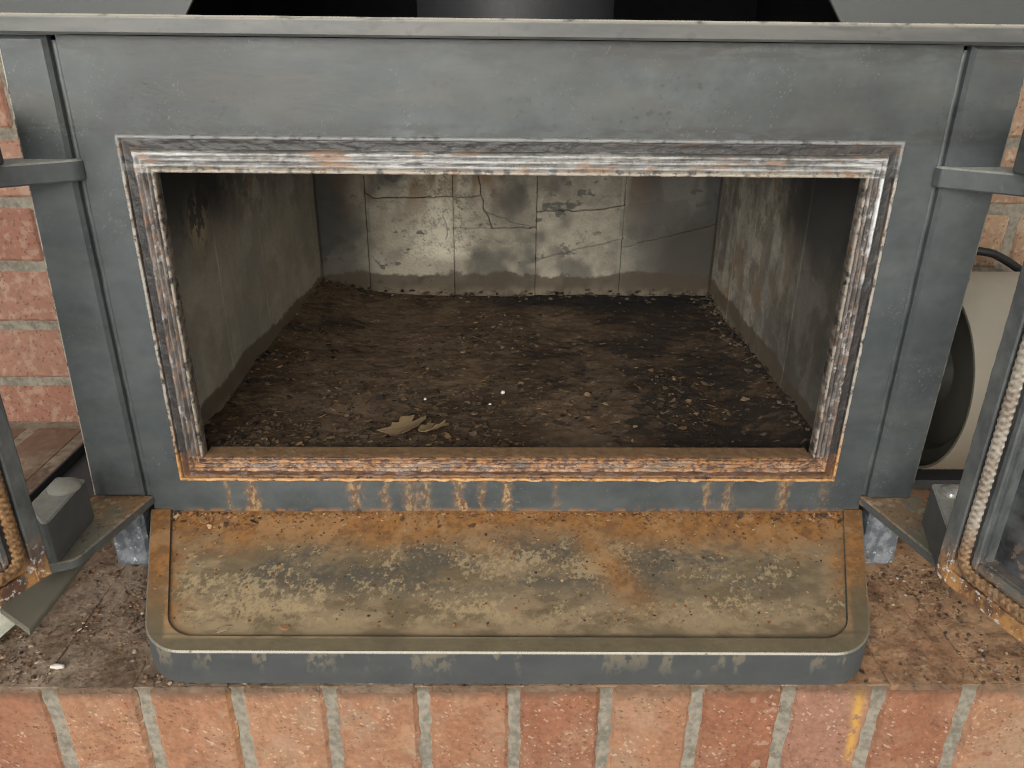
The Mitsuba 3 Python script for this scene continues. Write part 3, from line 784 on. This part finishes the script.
def leaf(cx, cy, rot, size, seed, tilt):
    q = np.random.default_rng(seed)
    a = np.linspace(0, 2 * np.pi, 22, endpoint=False)
    rad = 1 + .18 * q.normal(size=22)
    out = np.c_[size * rad * np.cos(a), .55 * size * rad * np.sin(a)]
    rings = [out * t for t in (1, .75, .5, .25)] + [np.zeros((1, 2))]
    v = np.vstack(rings)
    z = .9 * v[:, 1] ** 2 / size + .10 * size * meshkit.fbm(np.c_[v * 160, v[:, :1] * 0], 3, seed)
    top = np.c_[v, z + .0003]
    bot = np.c_[v, z - .0003]
    f = []
    for k in range(3):
        for i in range(22):
            j = (i + 1) % 22
            f += [[k * 22 + i, k * 22 + j, k * 22 + 22 + j], [k * 22 + i, k * 22 + 22 + j, k * 22 + 22 + i]]
    f += [[66 + i, 66 + (i + 1) % 22, 88] for i in range(22)]
    f = np.array(f)
    N = len(v)
    rimf = []
    for i in range(22):
        j = (i + 1) % 22
        rimf += [[i, N + i, N + j], [i, N + j, j]]
    m = trimesh.Trimesh(np.vstack([top, bot]), np.vstack([f, f[:, ::-1] + N, rimf]), process=False)
    m.apply_transform(trimesh.transformations.euler_matrix(*tilt, rot))
    m.apply_translation([cx, cy, 0])
    return m


for cx, cy, rot, sz, sd, tl, lb, col in ((-.094, .060, .75, .018, 3, (.25, -.12), 'brown curled leaf scrap on the ash near the front, left of a paler one', (.150, .105, .060)),
                                       (-.066, .057, .95, .0155, 8, (-.30, .18), 'pale tan dry leaf scrap on the ash near the front', (.215, .155, .085))):
    m = leaf(cx, cy, rot, sz, sd, tl)
    m.vertices[:, 2] += ash_h(np.array([cx]), np.array([cy]))[0] - m.vertices[:, 2].min() + .0012
    mat(f'm_leaf{sd}', col, .8, .2)
    add('dry_leaf', m, f'm_leaf{sd}', smooth=30, label=lb, category='leaf scrap')


def lump(p, s, seed):
    m = trimesh.creation.icosphere(2, 1.0)
    v = m.vertices * (0.6 + .9 * meshkit.fbm(m.vertices * 1.7 + seed, 3, seed))[:, None]
    return trimesh.Trimesh(v * s + np.asarray(p), m.faces, process=False)


for (x0, y0, s, lb) in ((-.0052, .1517, .0021, 'white crumb of ash in the middle of the firebox floor'), (-.018, .1231, .0014, 'small white crumb on the ash, just in front of the larger one'),
                        (-.0822, .1342, .0014, 'pale crumb on the ash left of the middle')):
    add('white_crumb', lump((x0, y0, ash_h(np.array([x0]), np.array([y0]))[0] + .0025), (s, s, s * .8), 3), 'm_white', smooth=True, label=lb, category='crumb')

# ------------------------------------------------------------------ doors, hinges
for s in (-1, 1):
    side = 'left' if s < 0 else 'right'
    # lower hinge arm with block and bolt
    arm = prism(rounded([(s * .2985, .0), (s * .3190, -.088), (s * .345, -.098), (s * .366, -.03), (s * .346, .0)], [.001, .006, .008, .010, .001], 5), .0685, .0770, .0012)
    add(S + 'hinge_arm', rough(arm, .006, .0006, 120, s), 'm_rusty', smooth=35)
    if s < 0:
        blk = [(-.3555, -.030), (-.3305, -.034), (-.3280, -.099), (-.3545, -.072)]
    else:
        blk = [(.3315, -.039), (.3690, -.040), (.3400, -.108), (.3100, -.103)]
    add(S + 'hinge_block', prism(rounded(blk, .003, 3), .0772, .1130, .0012), 'm_block', smooth=30)
    bx, by, br = (-.3400, -.0475, .0115) if s < 0 else (.3400, -.0540, .0090)
    dome = revolve([(0, .0050), (br * .35, .0047), (br * .65, .0036), (br * .88, .0018), (br, 0), (br, -.002), (0, -.002)], 28)
    dome.apply_translation([bx, by, .1145])
    add(S + 'hinge_bolt', rough(dome, .003, .0004, 200, 4), 'm_bolt' if s > 0 else 'm_bolt_dusty', smooth=40)
    # upper hinge arm and block
    ua = prism(rounded([(s * .2985, .0), (s * .3000, -.007), (s * .3360, -.036), (s * .372, -.065), (s * .385, -.03), (s * .345, .0)], [.001, .003, .004, .012, .012, .001], 5), .3355, .3500, .0012)
    add(S + 'hinge_arm', ua, 'm_block', smooth=30)
    add(S + 'hinge_block', prism(rounded([(s * .3310, -.034), (s * .3590, -.030), (s * .3570, -.072), (s * .337, -.094)], .003, 3), .3505, .3850, .0012), 'm_paint', smooth=30)
    # door, built closed along +u from its hinge edge and swung open
    if s < 0:
        P0, d = np.array([-.3245, -.1110]), np.array([-.40, -.915])
    else:
        P0, d = np.array([.3040, -.1125]), np.array([.27, -.96])
    d = d / np.linalg.norm(d)
    inn = np.array([d[1], -d[0]]) * (1 if s > 0 else -1)            # the face that looks at the firebox when shut
    if inn[0] * s > 0:
        inn = -inn
    DW, Z0, Z1 = .285, .083, .372

    def place(m):
        v = np.asarray(m.vertices)
        m.vertices = np.c_[P0[0] + d[0] * v[:, 0] + inn[0] * v[:, 1], P0[1] + d[1] * v[:, 0] + inn[1] * v[:, 1], v[:, 2]]
        if m.volume < 0:
            m.invert()
        return m

    fr = manifold3d.Manifold.cube([DW, .012, Z1 - Z0]).translate([0, -.012, Z0]) - manifold3d.Manifold.cube([DW - .064, .1, Z1 - Z0 - .064]).translate([.032, -.05, Z0 + .032])
    key = S + 'door' if s < 0 else S + 'door_001'
    fr = to_tm(fr)
    lipw = .0115
    ring = []
    for lo, hi in (((0, -.001, Z0), (lipw, .0035, Z1)), ((DW - lipw, -.001, Z0), (DW, .0035, Z1)), ((lipw - .001, -.001, Z0), (DW - lipw + .001, .0032, Z0 + lipw)), ((lipw - .001, -.001, Z1 - lipw), (DW - lipw + .001, .0032, Z1))):
        ring.append(rough(cbox(lo, hi, .001), .004, .0005, 150, 7))
    add(key, place(cat([fr] + ring)), 'm_doorface', smooth=30, label=f'open {side} stove door seen from its inner side')
    # braided rope gasket running round in its channel
    g = lipw + .0068
    c = .012
    path = []
    corners = [(g, Z0 + g), (DW - g, Z0 + g), (DW - g, Z1 - g), (g, Z1 - g)]
    rp = rounded(np.array(corners), .012, 10)
    rp = np.roll(rp, -33, 0)
    rp = np.vstack([rp, rp[:1]])
    seg = np.r_[0, np.cumsum(np.linalg.norm(np.diff(rp, axis=0), axis=1))]
    u = np.arange(0, seg[-1], .0011)
    px, pz = np.interp(u, seg, rp[:, 0]), np.interp(u, seg, rp[:, 1])
    tx, tz = np.gradient(px), np.gradient(pz)
    ln = np.hypot(tx, tz); tx /= ln; tz /= ln
    n_a = 22
    th = np.arange(n_a) * 2 * np.pi / n_a
    U, TH = np.meshgrid(u, th, indexing='ij')
    k = 2 * np.pi / .0050
    br = np.abs(np.sin(.5 * (k * U + 2 * TH))) + np.abs(np.sin(.5 * (k * U - 2 * TH)))
    rad = .0044 * (.80 + .14 * br) + .0005 * (meshkit.noise(np.stack([U * 400, TH * 3, 0 * U], -1)) - .5)
    off, hh = rad * np.cos(TH), rad * np.sin(TH)
    V = np.stack([px[:, None] - tz[:, None] * off, .0030 + hh * .55, pz[:, None] + tx[:, None] * off], -1)
    rope = grid_mesh(np.concatenate([V, V[:, :1]], 1))
    rp3 = rope.vertices
    gn, gm = meshkit.fbm(rp3 * [900, 900, 500], 3, 2), meshkit.fbm(rp3 * [60, 60, 40], 3, 4)
    ru = np.clip((.138 - rp3[:, 2] + .05 * (gm - .5)) / .03, 0, 1) * .95
    if s < 0:
        ru = np.clip((.30 - rp3[:, 2] + .12 * (gm - .5)) / .12, 0, 1)
    brc = np.concatenate([br, br[:, :1]], 1).reshape(-1)
    cl = np.array([.17, .12, .085])[None] + (np.array([.46, .435, .39]) - [.17, .12, .085])[None] * np.clip((.42 * (brc - .75) + 1.2 * (gn - .36) + .8 * (gm - .42)), 0, 1)[:, None]
    cr = np.array([.10, .055, .03])[None] + np.array([.30, .18, .085])[None] * np.clip(.3 * (brc - .7) + 1.6 * (gn - .38), 0, 1)[:, None]
    rope = place(rope)
    add(key + '__gasket', rope, 'm_vcol', smooth=True, color=cl * (1 - ru[:, None]) + cr * ru[:, None], label=f'frayed braided rope gasket of the {side} door')
    ib = g + .0068
    bars = []
    for lo, hi in (((ib, -.001, Z0 + ib), (ib + .005, .0040, Z1 - ib)), ((DW - ib - .009, -.001, Z0 + ib), (DW - ib, .0050, Z1 - ib)), ((ib + .005, -.001, Z0 + ib), (DW - ib - .009, .0038, Z0 + ib + .006)), ((ib + .009, -.001, Z1 - ib - .009), (DW - ib - .009, .0048, Z1 - ib))):
        bars.append(rough(cbox(lo, hi, .001), .004, .0006, 150, 5))
    add(key + '__glass_retainer', place(cat(bars)), 'm_doorface', smooth=30)
    add(key + '__glass', place(cbox((.026, -.011, Z0 + .026), (DW - .026, -.007, Z1 - .026), .0005)), 'm_glass', smooth=False, label='soot darkened door glass')

# olive strap under the left door, black base pans
add(S + 'door_strap', prism([(-.3270, -.030), (-.3250, -.145), (-.3580, -.123), (-.385, -.03)], .0560, .0610, .0010), 'm_olive', smooth=False, label='flat olive brown strap under the left door')
add(S + 'base_pan', cat([cbox((-.473, .085, .0012), (-.35, .262, .0040), .0005), cbox((-.473, .085, .0042), (-.470, .262, .0150), .0006)]), 'm_steel_dark', smooth=False, label='black sheet pan left of the stove')
add(S + 'base_pan', cbox((.335, .133, .0012), (.60, .168, .0120), .0006), 'm_steel_dark', smooth=False, label='dark steel bar right of the stove')

# surround panel, flue and the dark cavity behind
pan = Polygon([(-.78, .418), (-.34, .418), (-.319, .4440), (-.20, .62), (.205, .62), (.331, .4440), (.345, .418), (.78, .418), (.78, .80), (-.78, .80)])
m = trimesh.creation.extrude_polygon(pan, .004, engine='earcut')
v = np.asarray(m.vertices)
m.vertices = np.c_[v[:, 0], .279 + v[:, 2], v[:, 1]]
m.invert() if m.volume < 0 else None
add(S + 'surround_panel', m, 'm_panel', smooth=False, label='grey sheet surround with slanted opening above the stove')
fl = revolve([(.098, .4412), (.098, 1.0), (.094, 1.0), (.094, .4412), (.098, .4412)], 64)
fl.apply_translation([.006, .30, 0])
add(S + 'flue_pipe', fl, 'm_flue', smooth=30, label='dark round flue pipe rising from the top')
cav = to_tm(manifold3d.Manifold.cube([.90, .62, 1.02]).translate([-.45, .30, -.01]) - manifold3d.Manifold.cube([.86, .62, .98]).translate([-.43, .28, .005]))
add('brick_wall__firebox_lining', cav, 'm_soot', smooth=False)

# ------------------------------------------------------------------ blower drum on the right with its cable
ax = np.array([1.0, .0, 0.0]); ax /= np.linalg.norm(ax)
R_ = .1010
BLOW = [.4180, .1660, .1230]
drum = revolve([(0, .012), (R_ * .30, .012), (R_ * .34, .020), (R_ * .74, .026), (R_ * .80, .012), (R_ * .95, .008), (R_ * .955, .0015), (R_ * .97, 0), (R_ * .995, 0), (R_, .002), (R_, .17), (R_ * .9, .178), (0, .18)], 96)
Mz = np.eye(4)
e3 = ax; e1 = np.cross([0, 0, 1.0], ax); e2 = np.cross(e3, e1)
Mz[:3, 0], Mz[:3, 1], Mz[:3, 2], Mz[:3, 3] = e1, e2, e3, BLOW
fc = drum.triangles_center
rr = np.hypot(fc[:, 0], fc[:, 1])
inside = (fc[:, 2] < .03) & (rr < R_ * .965)
labels['blower'] = {'label': 'beige round blower drum with dark recessed end behind the right upright', 'category': 'blower'}
for key, sel, mt in (('blower__housing', ~inside, 'm_drum'), ('blower__end_cap', inside, 'm_drum_in')):
    m = drum.submesh([np.nonzero(sel)[0]], append=True)
    m.apply_transform(Mz)
    add(key, m, mt, smooth=25)
cp = np.array([(.40, .262, .225), (.46, .258, .232), (.505, .25, .2275), (.522, .248, .2245), (.541, .247, .2155), (.565, .245, .2), (.60, .24, .17), (.63, .23, .12), (.66, .225, .02)])
tt = np.linspace(0, 1, len(cp))
from scipy.interpolate import CubicSpline
add('power_cable', tube(CubicSpline(tt, cp)(np.linspace(0, 1, 90)), .0044, 10), 'm_rubber', smooth=True, label='black cable looping over the beige blower drum', category='cable')

# ------------------------------------------------------------------ loose dirt
r = np.random.default_rng(33)


def on_hearth(n):
    x = r.uniform(-.46, .46, n)
    y = np.where(r.random(n) < .6, r.uniform(-.132, .0, n), r.uniform(-.135, .12, n))
    ok = (np.abs(x) > .25) | (y < -.128)
    ok &= meshkit.fbm(np.c_[x * 25, y * 25, 0 * x], 3, 6) > .34 + .26 * r.random(n)
    x, y = x[ok], y[ok]
    return np.c_[x, y, 0 * x + .0004]


m, s = crumbs(26000, on_hearth, .0003, .0019, .5, r)
col = np.array([[.10, .07, .05], [.22, .13, .08], [.34, .25, .18], [.05, .04, .035], [.55, .48, .40]])[r.choice(5, len(s), p=[.30, .40, .20, .07, .03])] * r.uniform(.7, 1.2, (len(s), 1))
add('loose_dirt', m, 'm_vcol', smooth=False, color=np.repeat(col, 12, 0), label='loose brown grit and crumbs strewn on the hearth top', category='dirt', kind='stuff')


def lip_z(x, y):
    return .064 + y * (.0322 / .134)


def on_lip(n):
    x = r.uniform(-.288, .288, n)
    y = -.003 - .11 * r.random(n) ** 4.5
    inn = (np.abs(x) < .291 + .34 * y)
    return np.c_[x, y, lip_z(x, y) - .0028 * inn + .0004]


m, s = crumbs(2600, on_lip, .00035, .0014, .5, r)
col = np.array([[.26, .12, .05], [.16, .08, .04], [.40, .27, .15], [.07, .05, .04]])[r.choice(4, len(s), p=[.45, .28, .15, .12])] * r.uniform(.7, 1.2, (len(s), 1))
k = 150
fx = np.where(r.random(k) < .55, -.285 + .05 * np.abs(r.normal(size=k)), .285 - .045 * np.abs(r.normal(size=k)))
fx[:30] = r.uniform(-.28, .28, 30)
fy = -.004 - .016 * r.random(k) ** 1.5
f2 = flakes(np.c_[fx, fy, lip_z(fx, fy) - .0016], .0012 * 4.0 ** (r.random(k) ** 1.6), r, .35, .08)
c2 = np.array([[.30, .14, .055], [.14, .075, .045], [.42, .27, .15], [.06, .045, .035]])[r.choice(4, k)]
m = cat([m, f2])
add('rust_grit', m, 'm_vcol', smooth=False, color=np.vstack([np.repeat(col, 12, 0), np.repeat(c2, 12, 0)]), label='loose rust grit along the back of the ash lip', category='rust grit', kind='stuff')

chips = [(-.2081, -.1144, .006, (.34, .27, .17), 'tan chip near the left front corner of the ash lip'), (-.1648, -.1137, .0055, (.36, .20, .10), 'orange brown chip by the front groove of the ash lip'),
         (-.2398, -.099, .0055, (.36, .26, .15), 'tan chip near the left groove of the ash lip'), (-.256, -.0130, .009, (.34, .19, .09), 'orange rust flake at the back left corner of the ash lip')]
for x0, y0, s0, c0, lb in chips:
    f = flakes(np.array([[x0, y0, lip_z(x0, y0) - .0008]]), [s0], r, .06, .05)
    mat(f'm_chip{len(scene)}', c0, .85, .15)
    add('rust_chip', f, f'm_chip{len(scene) - 1}', smooth=False, label=lb, category='rust chip')
add('white_chip', lump((-.3349, -.116, .0018), (.0050, .0020, .0018), 5), 'm_white', smooth=True, label='small white chip on the hearth left of the ash lip', category='chip')
pc = leaf(-.393, -.072, 1.0, .026, 15, (.20, -.30))
pc.vertices[:, 2] += .001 - pc.vertices[:, 2].min()
mat('m_paintchip', (.50, .50, .42), .7, .3)
add('paint_chip', pc, 'm_paintchip', smooth=30, label='large pale curled paint chip on the hearth under the left door', category='paint chip')
